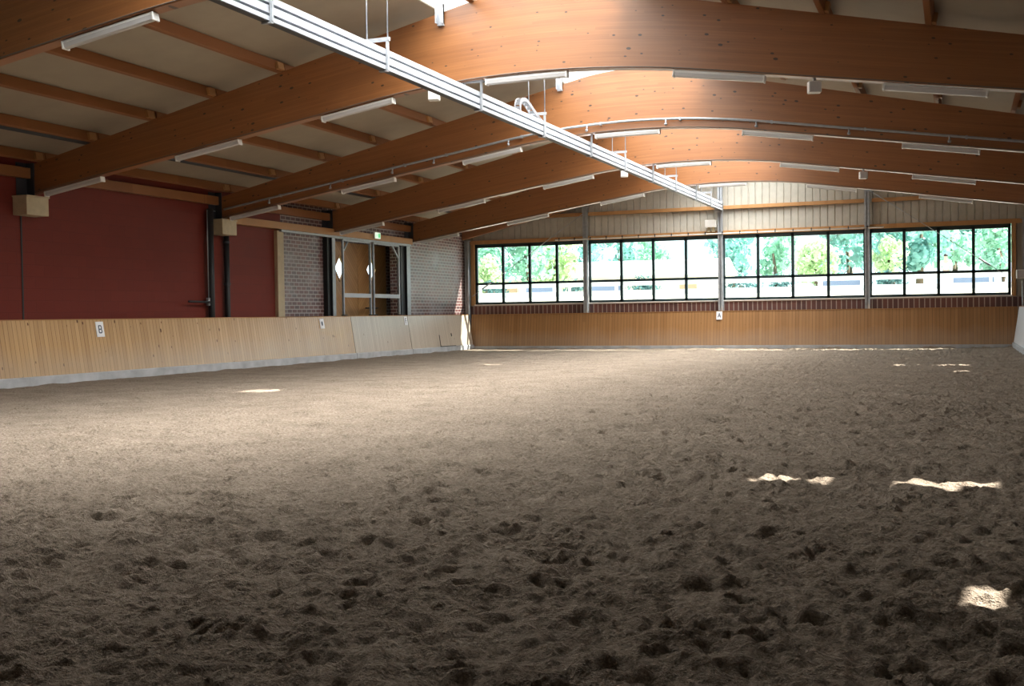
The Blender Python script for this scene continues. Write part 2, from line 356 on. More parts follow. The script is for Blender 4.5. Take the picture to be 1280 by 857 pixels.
# ------------------------------------------------------------------ letter signs
def letter(strokes, w=.011):
    m = MB()
    for a, b_ in strokes: m.bar((a[0],0,a[1]), (b_[0],0,b_[1]), w*2, .004, (0,1,0))
    return m
LET = {
 'A': [((-.05,-.07),(0,.08)),((0,.08),(.05,-.07)),((-.03,-.02),(.03,-.02))],
 'B': [((-.04,-.08),(-.04,.08)),((-.04,.08),(.025,.08)),((-.04,0),(.03,0)),((-.04,-.08),(.03,-.08)),((.025,.08),(.04,.06)),((.04,.06),(.04,.02)),((.04,.02),(.03,0)),((.03,0),(.045,-.02)),((.045,-.02),(.045,-.06)),((.045,-.06),(.03,-.08))],
 'F': [((-.035,-.08),(-.035,.08)),((-.035,.08),(.04,.08)),((-.035,.01),(.025,.01))],
}
def sign(ch, M, label, w=.2, h=.30):
    t = thing('arena_marker', label, 'sign')
    MB().box(-w/2,w/2,-.006,.006,-h/2,h/2).build('sign_plate', PAPER, t, bevel=.003)
    if ch == 'dot':
        m = MB(); m.poly([(.045*math.cos(a*math.pi/12), -.009, .07*math.sin(a*math.pi/12)) for a in range(24)]); k = m.build('letter', INK, t)
    else:
        k = letter(LET[ch], .012).build('letter', INK, t); k.location = (0,-.009,0)
    t.matrix_world = M
def left_board(y, z):
    up = Vector((-.193,0,1.235)).normalized(); n = Vector((1.235,0,.193)).normalized(); xax = Vector((0,1,0))
    p = Vector((-9.572-(z-.1)*.1563,y,z))+n*.012
    # local x -> +Y (reads from the arena), local -y -> outward normal, local z -> up
    R = Matrix((xax, -n, up)).transposed().to_4x4(); R.translation = p; return R
sign('B', left_board(-20.3,1.12), 'white letter B card on the left kickboard below the red wall', .24, .34)
sign('dot', left_board(-10.95,1.13), 'white card with dark dot on the kickboard left of the double door', .24, .30)
sign('F', left_board(-5.45,1.16), 'pale letter F card at the kickboard joint right of the gate', .24, .30)
n = Vector((0,-1.215,.18)).normalized(); up = Vector((0,.18,1.215)).normalized()
R = Matrix((Vector((1,0,0)), -n, up)).transposed().to_4x4(); R.translation = Vector((-.02,.165,1.18))+n*.012
sign('A', R, 'white letter A card on the far kickboard below the middle post', .21, .29)

# ------------------------------------------------------------------ left wall
def wall_yz(name, mt, x0, x1, y0, y1, z0, z1):
    m = MB()
    for x in (x0, x1): m.quad((x,y0,z0),(x,y1,z0),(x,y1,z1),(x,y0,z1),[(y0,z0),(y1,z0),(y1,z1),(y0,z1)])
    for y in (y0, y1): m.quad((x0,y,z0),(x1,y,z0),(x1,y,z1),(x0,y,z1),[(x0,z0),(x1,z0),(x1,z1),(x0,z1)])
    for z in (z0, z1): m.quad((x0,y0,z),(x1,y0,z),(x1,y1,z),(x0,y1,z),[(x0,y0),(x1,y0),(x1,y1),(x0,y1)])
    return struct(m.build(name, mt))
W0 = XL-.27
wall_yz('wall_left', RED, W0, XL, -42.6, -12.83, 0, 4.95)
wall_yz('wall_left_red', RED, W0, XL, -12.83, -12.5, 3.8, 4.95)
wall_yz('wall_left_brick', BRICK, W0, XL, -12.5, -9.95, 0, 4.95)
wall_yz('wall_left_brick.001', BRICK, W0, XL, -5.33, YG+.2, 0, 4.95)
wall_yz('wall_left_lintel', BRICK, W0, XL, -9.95, -5.33, 3.95, 4.95)
wall_yz('wall_left_lobby', BRICK, -11.3, -11.06, -12, -8.5, 0, 4.6)
wall_yz('wall_left_lobby.001', BRICK, -11.3, -11.06, -4.42, -2.5, 0, 4.6)
wall_yz('wall_left_lobby.002', BRICK, -11.3, -11.06, -8.5, -4.42, 3.8, 4.6)
wall_yz('wall_left_lobby.003', BRICK, -11.06, W0, -12.2, -12, 0, 4.6)
wall_yz('wall_left_lobby.004', BRICK, -11.06, W0, -2.5, -2.3, 0, 4.6)
wall_yz('ceiling_lobby', PANEL, -11.3, W0, -12.2, -2.3, 4.6, 4.65)
# pale timber jamb between the red and the brick wall
t = MB().box(W0,-9.99,-12.83,-12.5,0,3.8).build('trim_1', CORBEL, bevel=.01); struct(t)
# vertical joint in the red wall
tag(MB().box(XL,XL+.012,-22.13,-22.09,0,3.5).build('expansion_joint', BLACK), 'thin dark vertical joint in the red wall below the nearer beige box', 'joint')
# steel columns and jambs at the door opening
def column(y0, y1, label):
    t = thing('door_post', label, 'post')
    m = MB(); w = y1-y0; m.box(XL+.004,XL+.16,y0,y0+.02,0,3.76); m.box(XL+.004,XL+.16,y1-.02,y1,0,3.76); m.box(XL+.07,XL+.09,y0,y1,0,3.76); m.build('steel_profile', BLACK, t); return t
t = column(-10.2,-9.92,'black steel post at the left side of the double door opening')
MB().box(XL+.004,XL+.17,-9.92,-9.74,0,3.76).build('jamb_cover', STEEL, t)
shift(t, (XL,-10.06,0))
t = column(-5.33,-4.88,'black steel post at the right side of the double door opening')
MB().box(XL+.004,XL+.17,-4.88,-4.62,0,3.76).build('jamb_cover', STEEL, t)
shift(t, (XL,-5.1,0))

# double door with diamond panes
t = thing('door_1', 'brown double door of diagonal boards with two diamond windows', 'door'); t['kind'] = 'structure'
def leaf(y0, y1, yc, zc, flip):
    x = -11.0; z0, z1 = 0, 3.8; hw, hh = .36, .43
    m = MB()
    out = [(y0,z0),(y1,z0),(y1,z1),(y0,z1)]; dia = [(yc,zc-hh),(yc+hw,zc),(yc,zc+hh),(yc-hw,zc)]
    def uv(p): y, z = p; a = flip*.7071*(y-yc); return (a+.7071*z, -a+.7071*z) if flip > 0 else (a+.7071*z, -a+.7071*z)
    polys = [[out[0],out[1],dia[0]],[out[1],dia[1],dia[0]],[out[1],out[2],dia[1]],[out[2],dia[2],dia[1]],[out[2],out[3],dia[2]],[out[3],dia[3],dia[2]],[out[3],out[0],dia[3]],[out[0],dia[0],dia[3]]]
    for xx in (x, x-.06):
        for p in polys: m.poly([(xx,*q) for q in p], [uv(q) for q in p])
    for i in range(4):
        a, b_ = dia[i], dia[(i+1)%4]; m.quad((x,*a),(x,*b_),(x-.06,*b_),(x-.06,*a),[(0,0),(1,0),(1,.06),(0,.06)])
    for i in range(4):
        a, b_ = out[i], out[(i+1)%4]; m.quad((x,*a),(x,*b_),(x-.06,*b_),(x-.06,*a),[(0,0),(1,0),(1,.06),(0,.06)])
    l = m.build('door_leaf', DOORWOOD, t)
    MB().poly([(x-.03,*q) for q in dia]).build('diamond_pane', GLASS, l)
    f = MB()
    for i in range(4): f.bar((x,*dia[i]),(x,*dia[(i+1)%4]),.05,.03,(1,0,0))
    f.build('pane_frame', TIMBER, l)
leaf(-8.48,-6.475,-7.67,2.93,1); leaf(-6.46,-4.44,-5.54,2.94,-1)
h = MB().tube([(-10.98,-6.0,1.62),(-10.93,-6.0,1.62),(-10.93,-5.2,1.62),(-10.98,-5.2,1.62)],.02); h.build('push_bar', DARKST, t, smooth=True)
shift(t, (-11,-6.46,0))

# galvanised gate frame standing on the kickboard in front of the door
t = thing('gate_frame', 'galvanized steel tube gate frame above the kickboard, before the door', 'gate')
X = -9.86
def fr(y0, y1, nm):
    m = MB()
    for a, b_ in (((X,y0,1.34),(X,y0,3.72)),((X,y1,1.34),(X,y1,3.72)),((X,y0,3.72),(X,y1,3.72))): m.bar(a,b_,.06,.06,(1,0,0))
    g = m.build(nm, STEEL, t)
    MB().bar((X+.02,y0,2.0),(X+.02,y1,2.0),.03,.13,(0,0,1)).build('cross_rail', ALU, g)
    return g
g = fr(-9.42,-7.68,'gate_leaf'); MB().bar((X,-9.4,3.35),(X,-9.08,3.7),.045,.04,(1,0,0)).build('corner_brace', STEEL, g)
g = fr(-7.46,-5.66,'gate_leaf'); MB().bar((X,-5.68,3.3),(X,-6.1,3.7),.045,.04,(1,0,0)).build('corner_brace', STEEL, g)
for y in (-9.42,-7.68,-7.46,-5.66): MB().box(X-.05,X+.1,y-.06,y+.06,1.358,1.39).build('foot_plate', DARKST, t)
shift(t, (X,-7.57,1.34))

# header timber with sliding door track
t = thing('header_beam', 'light orange header timber above the double door and brick wall', 'beam')
MB().box(-10.08,-9.86,-15.0,-4.55,3.83,4.03).build('timber', TIMBER, t, bevel=.008)
m = MB(); m.box(-10.0,-9.9,-12.75,-4.6,3.765,3.828); m.build('sliding_track', STEEL, t)
shift(t, (-9.97,-9.8,3.93))
t = thing('exit_sign', 'green emergency exit sign on the header timber above the door', 'sign')
MB().box(-9.86,-9.8,-7.43,-7.02,3.87,4.09).build('sign_box', WHITE, t)
ge = emit_mat('exit_green', (.10,.55,.22), .8); we = emit_mat('exit_white', (.8,.95,.8), 1.0)
MB().box(-9.80,-9.796,-7.40,-7.05,3.89,4.07).build('lit_panel', we, t)
m = MB()
def sg(pts): m.poly([(-9.794, -7.225+p[0]*.16, 3.98+p[1]*.08) for p in pts])
sg([(.1,-.85),(1,-.85),(1,.85),(.1,.85)]); m.build('door_symbol', ge, t)
m = MB()
sg([(-.55,.55),(-.35,.55),(-.35,.8),(-.55,.8)]); sg([(-.7,.5),(-.25,.45),(-.3,-.1),(-.6,-.1)]); sg([(-.6,-.1),(-.45,-.1),(-.8,-.8),(-.95,-.75)]); sg([(-.45,-.1),(-.3,-.1),(-.05,-.7),(-.2,-.8)]); sg([(-.3,.4),(0,.2),(-.02,.08),(-.3,.25)])
m.build('running_figure', ge, t)
shift(t, (-9.83,-7.22,3.98))

# bearing boxes at the beam ends, pipes on the red wall
def corbel(y0, y1, label):
    t = thing('bearing_box', label, 'box')
    MB().box(XL,-9.72,y0,y1,3.50,3.89).build('casing', CORBEL, t, bevel=.012)
    MB().box(XL,-9.70,y0-.012,y1+.012,3.87,3.90).build('lid', CORBEL, t)
    return shift(t, (XL,(y0+y1)/2,3.5))
corbel(-22.32,-21.72,'beige box under the left end of the nearest full beam')
corbel(-15.75,-15.13,'beige box under the left end of the sprinkler pipe beam')
t = thing('downpipe', 'black pipe with lever valve on the red wall', 'pipe')
MB().tube([(XL+.13,-15.93,0),(XL+.13,-15.93,4.15)],.085,12).build('pipe', BLACK, t, smooth=True)
c = MB().tube([(XL+.13,-16.05,1.75),(XL+.13,-16.05,4.1),(XL+.05,-15.6,4.12)],.013,6).build('conduit', STEEL, t, smooth=True)
v = MB().tube([(XL+.12,-16.06,1.66),(XL+.12,-16.06,1.86)],.05,10).build('valve', STEEL, t, smooth=True)
MB().tube([(XL+.16,-16.06,1.75),(XL+.2,-16.2,1.75),(XL+.2,-16.95,1.76)],.03,8).build('lever', BLACK, v, smooth=True)
shift(t, (XL+.13,-15.93,.2))
t = thing('downpipe', 'plain black pipe below the beige box of the sprinkler pipe beam', 'pipe')
MB().tube([(XL+.11,-15.22,0),(XL+.11,-15.22,3.49)],.075,12).build('pipe', BLACK, t, smooth=True)
for z in (.9,2.2,3.3): MB().tube([(XL+.11,-15.22,z),(XL+.11,-15.22,z+.06)],.088,12).build('clamp', DARKST, t)
shift(t, (XL+.11,-15.22,.2))
# steel brackets / columns at beam ends
for i, y in enumerate(BEAMY):
    w = ('beam in the top left corner','nearest full beam','sprinkler pipe beam','third full beam','fourth full beam')[i]
    if i == 0: continue
    t = thing('bearing_bracket', f'dark steel bracket holding the left end of the {w}', 'bracket', group='steel brackets at the beam ends')
    m = MB(); m.box(XL+.003,XL+.015,y-.32,y-.02,3.92,4.6); m.build('back_plate', DARKST, t); m = MB(); m.box(XL+.003,XL+.2,y-.035,y-.012,3.92,4.6); m.build('side_plate', DARKST, t)
    shift(t, (XL,y,3.9))

# other walls
wall_yz('wall_right', RED, XR, XR+.27, YN, YG+.2, 0, 4.68)
m = MB(); m.box(XL-.3,XR+.3,YN-.25,YN,0,4.5); m.poly([(XL,YN-.1,4.5),(XR,YN-.1,4.5),(XR,YN-.1,zr(XR)),(RIDGE,YN-.1,zr(RIDGE)),(XL,YN-.1,zr(XL))]); struct(m.build('wall_near', BRICK))

# ------------------------------------------------------------------ roof
SUNA, SUNB = .62, .50        # light travels (-SUNA, -SUNB, -1)
def src(x, y):               # where the roof must be open for the sun to reach floor point (x, y)
    z = 5
    for _ in range(30): z = zr(x+SUNA*z)
    return x+SUNA*z, y+SUNB*z
holes = []
def hole(x0, x1, y0, y1):
    a = src(x0, (y0+y1)/2); b_ = src(x1, (y0+y1)/2); holes.append((a[0], b_[0], a[1]-(y1-y0)/2, a[1]+(y1-y0)/2))
hole(6.40,7.02,-31.20,-30.97); hole(7.48,8.22,-31.16,-30.90); hole(7.72,7.95,-31.3,-31.02); hole(7.96,8.14,-34.64,-34.38)
hole(6.46,7.1,-12.0,-11.5); hole(7.38,8.2,-12.05,-11.35); hole(7.85,8.15,-14.95,-14.45)
SKY0, SKY1 = -.78, 2.88      # ridge skylight
SY0, SY1 = -33.0, .2
gaps = [(*[src(q,-22.6)[0] for q in (-4.25,-3.65)], src(-4,-22.6)[1]-.3, src(-4,-22.6)[1]+.3), (*[src(q,-12.3)[0] for q in (-4.0,-3.5)], src(-3.8,-12.2)[1]-.35, src(-3.8,-12.2)[1]+.3)]
def sheet(x0, x1, y0, y1, skip, zf, extra=()):
    xs = sorted({x0, x1, *extra, *[h[k] for h in skip for k in (0,1) if x0 < h[k] < x1]}); ys = sorted({y0, y1, *[h[k] for h in skip for k in (2,3) if y0 < h[k] < y1]})
    m = MB()
    for i in range(len(xs)-1):
        for j in range(len(ys)-1):
            cx, cy = (xs[i]+xs[i+1])/2, (ys[j]+ys[j+1])/2
            if any(h[0] < cx < h[1] and h[2] < cy < h[3] for h in skip): continue
            m.quad((xs[i],ys[j],zf(xs[i])),(xs[i+1],ys[j],zf(xs[i+1])),(xs[i+1],ys[j+1],zf(xs[i+1])),(xs[i],ys[j+1],zf(xs[i])))
    return m
def solid(o, t):
    md = o.modifiers.new('thickness', 'SOLIDIFY'); md.thickness = t; md.offset = 1; return o
skyrect = [(SKY0,SKY1,SY0,SY1)]
for a, b_ in ((XL-.75,RIDGE),(RIDGE,XR+.8)):
    o = sheet(a, b_, YN-.3, 1.25, holes+skyrect, zr).build('ceiling', PANEL, fixn=False); struct(solid(o, .07))
t = thing('ridge_skylight', 'bright translucent skylight strip along the roof ridge', 'skylight')
for a, b_ in ((SKY0-.05,RIDGE),(RIDGE,SKY1+.05)): sheet(a, b_, SY0-.05, SY1+.05, gaps, lambda x: zr(x)+.03).build('glazing_sheet', FROST, t, fixn=False)
shift(t, (RIDGE,-16,zr(RIDGE)))

# glulam beams
BNAME = ['glulam beam cutting across the top left corner','nearest full-width arched glulam beam, largest in the picture','second full-width arched glulam beam with a sprinkler pipe on it','third full-width arched glulam beam, directly behind the sprinkler pipe beam','fourth full-width arched glulam beam, last one before the far gable']
BSHORT = ['the beam in the top left corner','the nearest full beam','the sprinkler pipe beam','the third full beam','the last beam before the gable']
def glulam(y, label, db, dt):
    zb = lambda x: globals()['zb'](x)+db; zt = lambda x: globals()['zt'](x)+dt
    xs = np.unique(np.concatenate([np.linspace(XL+.02,XR-.02,46), np.linspace(RIDGE-3.2,RIDGE+3.2,40)]))
    m = MB()
    for a, b_ in zip(xs[:-1], xs[1:]):
        a, b_ = float(a), float(b_); za, zc, ta, tb = zb(a), zb(b_), zt(a), zt(b_)
        for yy in (y, y+BT): m.quad((a,yy,za),(b_,yy,zc),(b_,yy,tb),(a,yy,ta),[(a+y*3,yy),(b_+y*3,yy),(b_+y*3,yy+tb-zc),(a+y*3,yy+ta-za)])
        m.quad((a,y,za),(a,y+BT,za),(b_,y+BT,zc),(b_,y,zc),[(a,0),(a,.04),(b_,.04),(b_,0)])
        m.quad((a,y,ta),(b_,y,tb),(b_,y+BT,tb),(a,y+BT,ta),[(a,0),(b_,0),(b_,.04),(a,.04)])
    for x in (xs[0], xs[-1]):
        x = float(x); m.quad((x,y,zb(x)),(x,y+BT,zb(x)),(x,y+BT,zt(x)),(x,y,zt(x)),[(0,0),(.2,0),(.2,.7),(0,.7)])
    o = m.build('glulam_beam', GLULAM); tag(o, label, 'beam', 'glulam roof beams'); return o
for y, l, db, dt in zip(BEAMY, BNAME, DBO, DTO): glulam(y, l, db, dt)
# gable rafter in front of the cladding
for a, b_, l in ((XL+.05,RIDGE,'orange gable rafter rising from the far left corner'),):
    m = MB(); q = [(a,zr(a)-.5),(b_,zr(b_)-.5),(b_,zr(b_)-.004),(a,zr(a)-.004)]
    for yy in (.10,.24): m.poly([(p[0],yy,p[1]) for p in q], [(p[0],p[1]+.22*abs(p[0]-RIDGE)) for p in q])
    for i in range(4):
        p, r_ = q[i], q[(i+1)%4]; m.quad((p[0],.10,p[1]),(r_[0],.10,r_[1]),(r_[0],.24,r_[1]),(p[0],.24,p[1]),[(p[0],0),(r_[0],0),(r_[0],.04),(p[0],.04)])
    tag(m.build('gable_rafter', GLULAM), l, 'rafter')

# purlins, one per bay and position
ORD = ['first','second','third','fourth','fifth','sixth','seventh']
bays = [(-33.4,BEAMY[0]), *[(BEAMY[i]+BT,BEAMY[i+1]) for i in range(4)], (BEAMY[4]+BT,-.05)]
BAYL = ['before the top left corner beam','before the nearest full beam','behind the nearest full beam','behind the sprinkler pipe beam','behind the third full beam','behind the last beam']
PURL_SKIP = {(1, -1, 1), (1, 1, 4), (1, 1, 5), (1, 1, 6), (2, -1, 0), (2, -1, 1), (2, 1, 5), (2, 1, 6), (3, -1, 0), (3, -1, 1), (3, 1, 1), (3, 1, 5), (3, 1, 6), (4, -1, 0), (4, -1, 1), (4, 1, 1), (4, 1, 2), (4, 1, 3), (4, 1, 4), (4, 1, 5), (4, 1, 6), (5, -1, 0), (5, -1, 1), (5, -1, 2), (5, -1, 3), (5, 1, 1), (5, 1, 2), (5, 1, 3), (5, 1, 4), (5, 1, 5), (5, 1, 6)}   # wholly hidden behind beams or outside the frame
for bi, (y0, y1) in enumerate(bays):
    for sd in (-1, 1):
        rank = 0
        for k, s_ in enumerate((1.02,3.45,4.95,6.5,7.95,9.4,10.8)):
            if s_ == 1.02 and sd == 1: continue
            if (bi, sd, k) in PURL_SKIP or (bi == 0): continue
            x = RIDGE+sd*s_; z = zr(x)-.11
            side = 'left' if sd < 0 else 'right'
            lab = f'orange timber purlin inside the skylight {BAYL[bi]}' if k == 0 else f'orange timber purlin, {ORD[rank]} visible one {side} of the skylight, {BAYL[bi]}'
            ya, yb = y0-.09, y1+.09
            rank += k > 0
            m = MB(); m.box(-.05,.05,ya,yb,-.1,.1)
            o = m.build('purlin', PURLIN, bevel=.006); o.location = (x,0,z); o.rotation_euler = (0, math.atan(.221)*sd, 0)
            tag(o, lab, 'purlin', 'roof purlins')
            if k and bi < 4:
                c = MB().box(.05,.11,y1-.22,y1-.03,-.09,.05).build('cleat', TIMBER, o)
# eave timbers at the left wall
for bi in (1,2,3,4):
    y0, y1 = bays[bi]; o = MB().box(XL,XL+.12,y0,y1,4.28,4.5).build('wall_plate', PURLIN, bevel=.006)
    tag(o, f'dark eave timber along the left wall top {BAYL[bi]}', 'timber', 'eave timbers on the left wall')
# steel tube under the left roof slope
t = thing('cable_duct', 'dark steel duct running under the left roof slope', 'duct')
x = -8.55; MB().tube([(x,-33,zr(x)-.13),(x,.0,zr(x)-.13)],.07,10).build('duct', DARKST, t, smooth=True)
shift(t, (x,-16,zr(x)-.13))
# white brackets at the skylight edge
for i, y in ((1,BEAMY[1]),(2,BEAMY[2])):
    t = thing('skylight_bracket', f'white metal bracket at the skylight edge on top of {BSHORT[i]}', 'bracket')
    m = MB(); m.box(-.60,-.48,y-.05,y-.004,6.42,6.80); m.build('plate', ALU, t); m = MB(); m.box(-.60,-.585,y-.14,y-.004,6.45,6.80); m.box(-.495,-.48,y-.14,y-.004,6.45,6.80); m.build('flange', ALU, t)
    shift(t, (-.54,y,6.42))

# ------------------------------------------------------------------ tube lights under the beams
def lamp():
    t = thing('tube_light', '-', 'lamp', group='tube lights under the beams')
    MB().prism([(-.05,0),(.05,0),(.06,-.035),(-.06,-.035)], 'x', -.745, .745).build('housing', WHITE, t)
    MB().prism([(-.058,-.036),(.058,-.036),(.045,-.09),(.02,-.105),(-.02,-.105),(-.045,-.09)], 'x', -.725, .725).build('diffuser', LAMPG, t)
    for s_ in (-1,1): MB().box(min(s_*.726,s_*.755),max(s_*.726,s_*.755),-.065,.065,-.112,-.002).build('end_cap', WHITE, t, bevel=.008)
    return t
proto = None
def copy_tree(o, parent=None):
    c = o.copy(); COL.objects.link(c)
    if parent is not None: c.parent = parent
    for ch in o.children: copy_tree(ch, c)
    return c
LX = (-8.95,-5.62,-2.30,1.02,4.35,7.62)
zb0 = zb
LORD = ['first','second','third','fourth','fifth','sixth']
for bi, y in enumerate(BEAMY):
    for k, x in enumerate(LX):
        zb = lambda q, d=DBO[bi]: zb0(q)+d
        if bi == 0 and k != 2: continue
        if proto is None: o = proto = lamp()
        else: o = copy_tree(proto)
        o.location = (x, y+BT/2-.02, (zb(x-.74)+zb(x+.74))/2-.012 if abs(x-RIDGE) > 2 else min(zb(x-.74),zb(x+.74),zb(x))-.004)
        o.rotation_euler = (0, -math.atan2(zb(x+.74)-zb(x-.74), 1.48), 0)
        o['label'] = f'unlit white tube light under {BSHORT[bi]}, {LORD[k]} from the left' if bi else 'unlit white tube light under the beam in the top left corner'
zb = zb0
# thin conduit feeding the lights
for bi, y in enumerate(BEAMY):
    pts = [(x, y-.010, zb(x)+DBO[bi]+.02) for x in np.linspace(-9.9, 10.2, 60)] if bi else [(x, y-.010, zb(x)+DBO[bi]+.02) for x in np.linspace(-9.9, 2, 40)]
    tag(MB().tube(pts,.008,6).build('lamp_conduit', CONDUIT, smooth=True), f'thin grey conduit along the underside of {BSHORT[bi]}', 'conduit', 'conduits under the beams')
# speakers on the beams
def speaker(x, bi, label):
    y = BEAMY[bi]; t = thing('ceiling_speaker', label, 'speaker')
    MB().box(-.1,.1,-.08,.08,-.24,-.06).build('cabinet', WHITE, t, bevel=.015)
    MB().box(-.02,.02,-.03,.03,-.07,.0).build('bracket', STEEL, t)
    MB().box(-.085,.085,-.086,-.08,-.225,-.075).build('grille', LAMPG, t)
    t.location = (x, y+.03, zb(x)+DBO[bi]); t.rotation_euler = (0,0,.3)
speaker(-.72,1,'small white box under the nearest full beam, left of the rail')
speaker(5.85,1,'small white box under the nearest full beam, right side')
speaker(-.64,3,'small white box under the third full beam, next to the rail')
speaker(5.69,3,'small white box under the third full beam, right side')
# sprinkler pipe on the second beam
sp_ = t = thing('sprinkler_pipe', 'grey sprinkler pipe following the curve of the second full beam', 'pipe')
y = BEAMY[2]-.06
def zp(x): return zb(x)+.2
MB().tube([(float(x),y,zp(x)) for x in np.linspace(-9.8,11.5,80)],.028,8).build('pipe', STEEL, t, smooth=True)
for x in (-8.4,-6.6,-4.86,-3.74,-1.81,.11,1.94,3.92,5.83,7.78,9.6):
    n_ = MB(); n_.tube([(x,y-.01,zp(x)-.02),(x,y-.03,zp(x)-.1)],.018,8); n_.tube([(x,y-.03,zp(x)-.1),(x,y-.035,zp(x)-.14)],[.035,.03],8); n_.build('nozzle', STEEL, t, smooth=True); MB().box(x+.3,x+.34,y-.03,y+.062,zp(x+.32)-.035,zp(x+.32)+.035).build('pipe_clip', STEEL, t)
shift(t, (0,y,5.5))

# ------------------------------------------------------------------ irrigation rail
t = thing('overhead_rail', 'long aluminium irrigation rail hanging under the roof along the hall', 'rail')
prof = [(.03,4.93),(.14,4.93),(.14,4.985),(.05,4.985),(.05,5.02),(.14,5.02),(.14,5.112),(.05,5.112),(.05,5.147),(.14,5.147),(.14,5.225),(.11,5.225),(.11,5.18),(.02,5.18),(-.09,5.18),(-.09,5.225),(-.13,5.225),(-.13,5.05),(.03,5.05)]
m = MB(); m.prism(prof, 'y', -33.5, .22); m.build('track', ALU, t)
m = MB(); m.box(.035,.135,-33.5,.2,4.918,4.929); m.build('bottom_seal', BLACK, t)
m = MB(); m.box(-.14,.14,.12,.26,4.90,5.28); m.build('end_plate', STEEL, t)
shift(t, (0,-16,4.94))
def hanger(y, top, label, long_):
    t = thing('rail_hanger', label, 'hanger', group='hangers of the irrigation rail')
    X1 = .172; zc = 5.37 if long_ else 5.42
    MB().bar((-X1-.03,y,zc),(X1+.03,y,zc),.05,.05).build('cross_bar', STEEL, t)
    for s_ in (-1,1):
        MB().bar((s_*(X1-.006),y,zc),(s_*(X1-.006),y,4.92 if s_ > 0 else 5.03),.035,.04,(0,1,0)).build('side_leg', STEEL, t)
        if long_: MB().tube([(s_*X1,y,zc),(s_*X1,y,top)],.011,6).build('threaded_rod', STEEL, t, smooth=True)
        else: MB().bar((s_*(X1+.02),y+.05,zc-.03),(s_*(X1+.02),y+.05,top+.06),.03,.012,(0,1,0)).build('strap', DARKST, t)
    MB().bar((.03,y,4.905),(X1,y,4.905),.05,.02).build('bottom_plate', STEEL, t)
    shift(t, (0,y,top))
for y, w in ((-28.3,'just before the top left corner beam'),(-25.3,'above the left part of the nearest full beam'),(-18.55,'beside the cable chain'),(-12.6,'between the sprinkler pipe beam and the third beam'),(-7.1,'between the third and the last beam'),(-2.0,'close to the gable')):
    hanger(y, zr(0)-.06, f'long rod hanger of the irrigation rail {w}', True)
for y, w in ((BEAMY[1]+.1,'nearest full beam'),(BEAMY[2]+.1,'sprinkler pipe beam'),(BEAMY[3]+.1,'third full beam'),(BEAMY[4]+.1,'last beam')):
    hanger(y, zb(0)-.01, f'short bracket fixing the irrigation rail under the {w}', False)
t = thing('cable_chain', 'grey cable chain looped upward out of the irrigation rail', 'cable chain')
pts = [(0,-19.55,5.12),(0,-19.62,5.3),(0,-19.55,5.46),(0,-19.35,5.52),(0,-19.12,5.48),(0,-18.85,5.38),(0,-18.5,5.27),(0,-18.1,5.17),(0,-17.6,5.10)]
fine = []
for i in range(len(pts)-1):
    p0_ = Vector(pts[max(i-1,0)]); p1_ = Vector(pts[i]); p2_ = Vector(pts[i+1]); p3_ = Vector(pts[min(i+2,len(pts)-1)])
    for q in range(4):
        u = q/4; fine.append(.5*((2*p1_)+(p2_-p0_)*u+(2*p0_-5*p1_+4*p2_-p3_)*u*u+(3*p1_-p0_-3*p2_+p3_)*u**3))
for s_ in (-1,1):
    m = MB()
    for a, b_ in zip(fine[:-1], fine[1:]): m.bar(a+Vector((s_*.055,0,0)), b_+Vector((s_*.055,0,0)), .015, .07, (0,0,1) if abs((b_-a).normalized().z) < .8 else (0,1,0))
    m.build('side_links', CHAIN, t)
m = MB()
for a, b_ in list(zip(fine[:-1], fine[1:]))[::2]: m.bar((a+b_)/2-Vector((.05,0,0)), (a+b_)/2+Vector((.05,0,0)), .03, .05)
m.build('cross_links', RUBBER, t)
shift(t, (0,-18.6,5.12))

# ------------------------------------------------------------------ far gable
def xz(m, x0, x1, z0, z1, y, th):
    m.box(x0,x1,y,y+th,z0,z1)
m = MB()
for yy in (YG,YG+.25):
    m.quad((XL,yy,0),(XR,yy,0),(XR,yy,1.70),(XL,yy,1.70),[(XL,1.335-.19*20),(XR,1.335-.19*20),(XR,1.70-.19*20),(XL,1.70-.19*20)])
m.quad((XL,YG,1.70),(XR,YG,1.70),(XR,YG+.25,1.70),(XL,YG+.25,1.70),[(XL,0),(XR,0),(XR,.1),(XL,.1)])
struct(m.build('wall_far', BRICK_B))
# ribbed cladding above and beside the windows
def clad(name, x0, x1, zlo, ztop):
    m = MB(); p = .25; prof = [(0,0),(.20,0),(.215,.03),(.235,.03)]; xs = []
    k = math.floor(x0/p)
    while k*p < x1:
        for dx, dy in prof:
            x = k*p+dx
            if x0 <= x <= x1: xs.append((x,dy))
        k += 1
    xs = [(x0,0)]+xs+[(x1,0)]
    if x0 < RIDGE < x1: xs = sorted(xs+[(RIDGE,0)])
    for (a, da), (b_, db) in zip(xs[:-1], xs[1:]):
        if b_-a < 1e-5: continue
        m.quad((a,YG+.06+da,zlo),(b_,YG+.06+db,zlo),(b_,YG+.06+db,ztop(b_)),(a,YG+.06+da,ztop(a)))
    return struct(m.build(name, CLAD, fixn=False))
clad('wall_far_cladding', XL, XR, 4.18, lambda x: zr(x)+.02)
clad('wall_far_cladding.001', XL, -9.74, 1.7, lambda x: 4.18)
clad('wall_far_cladding.002', 9.66, XR, 1.7, lambda x: 4.18)
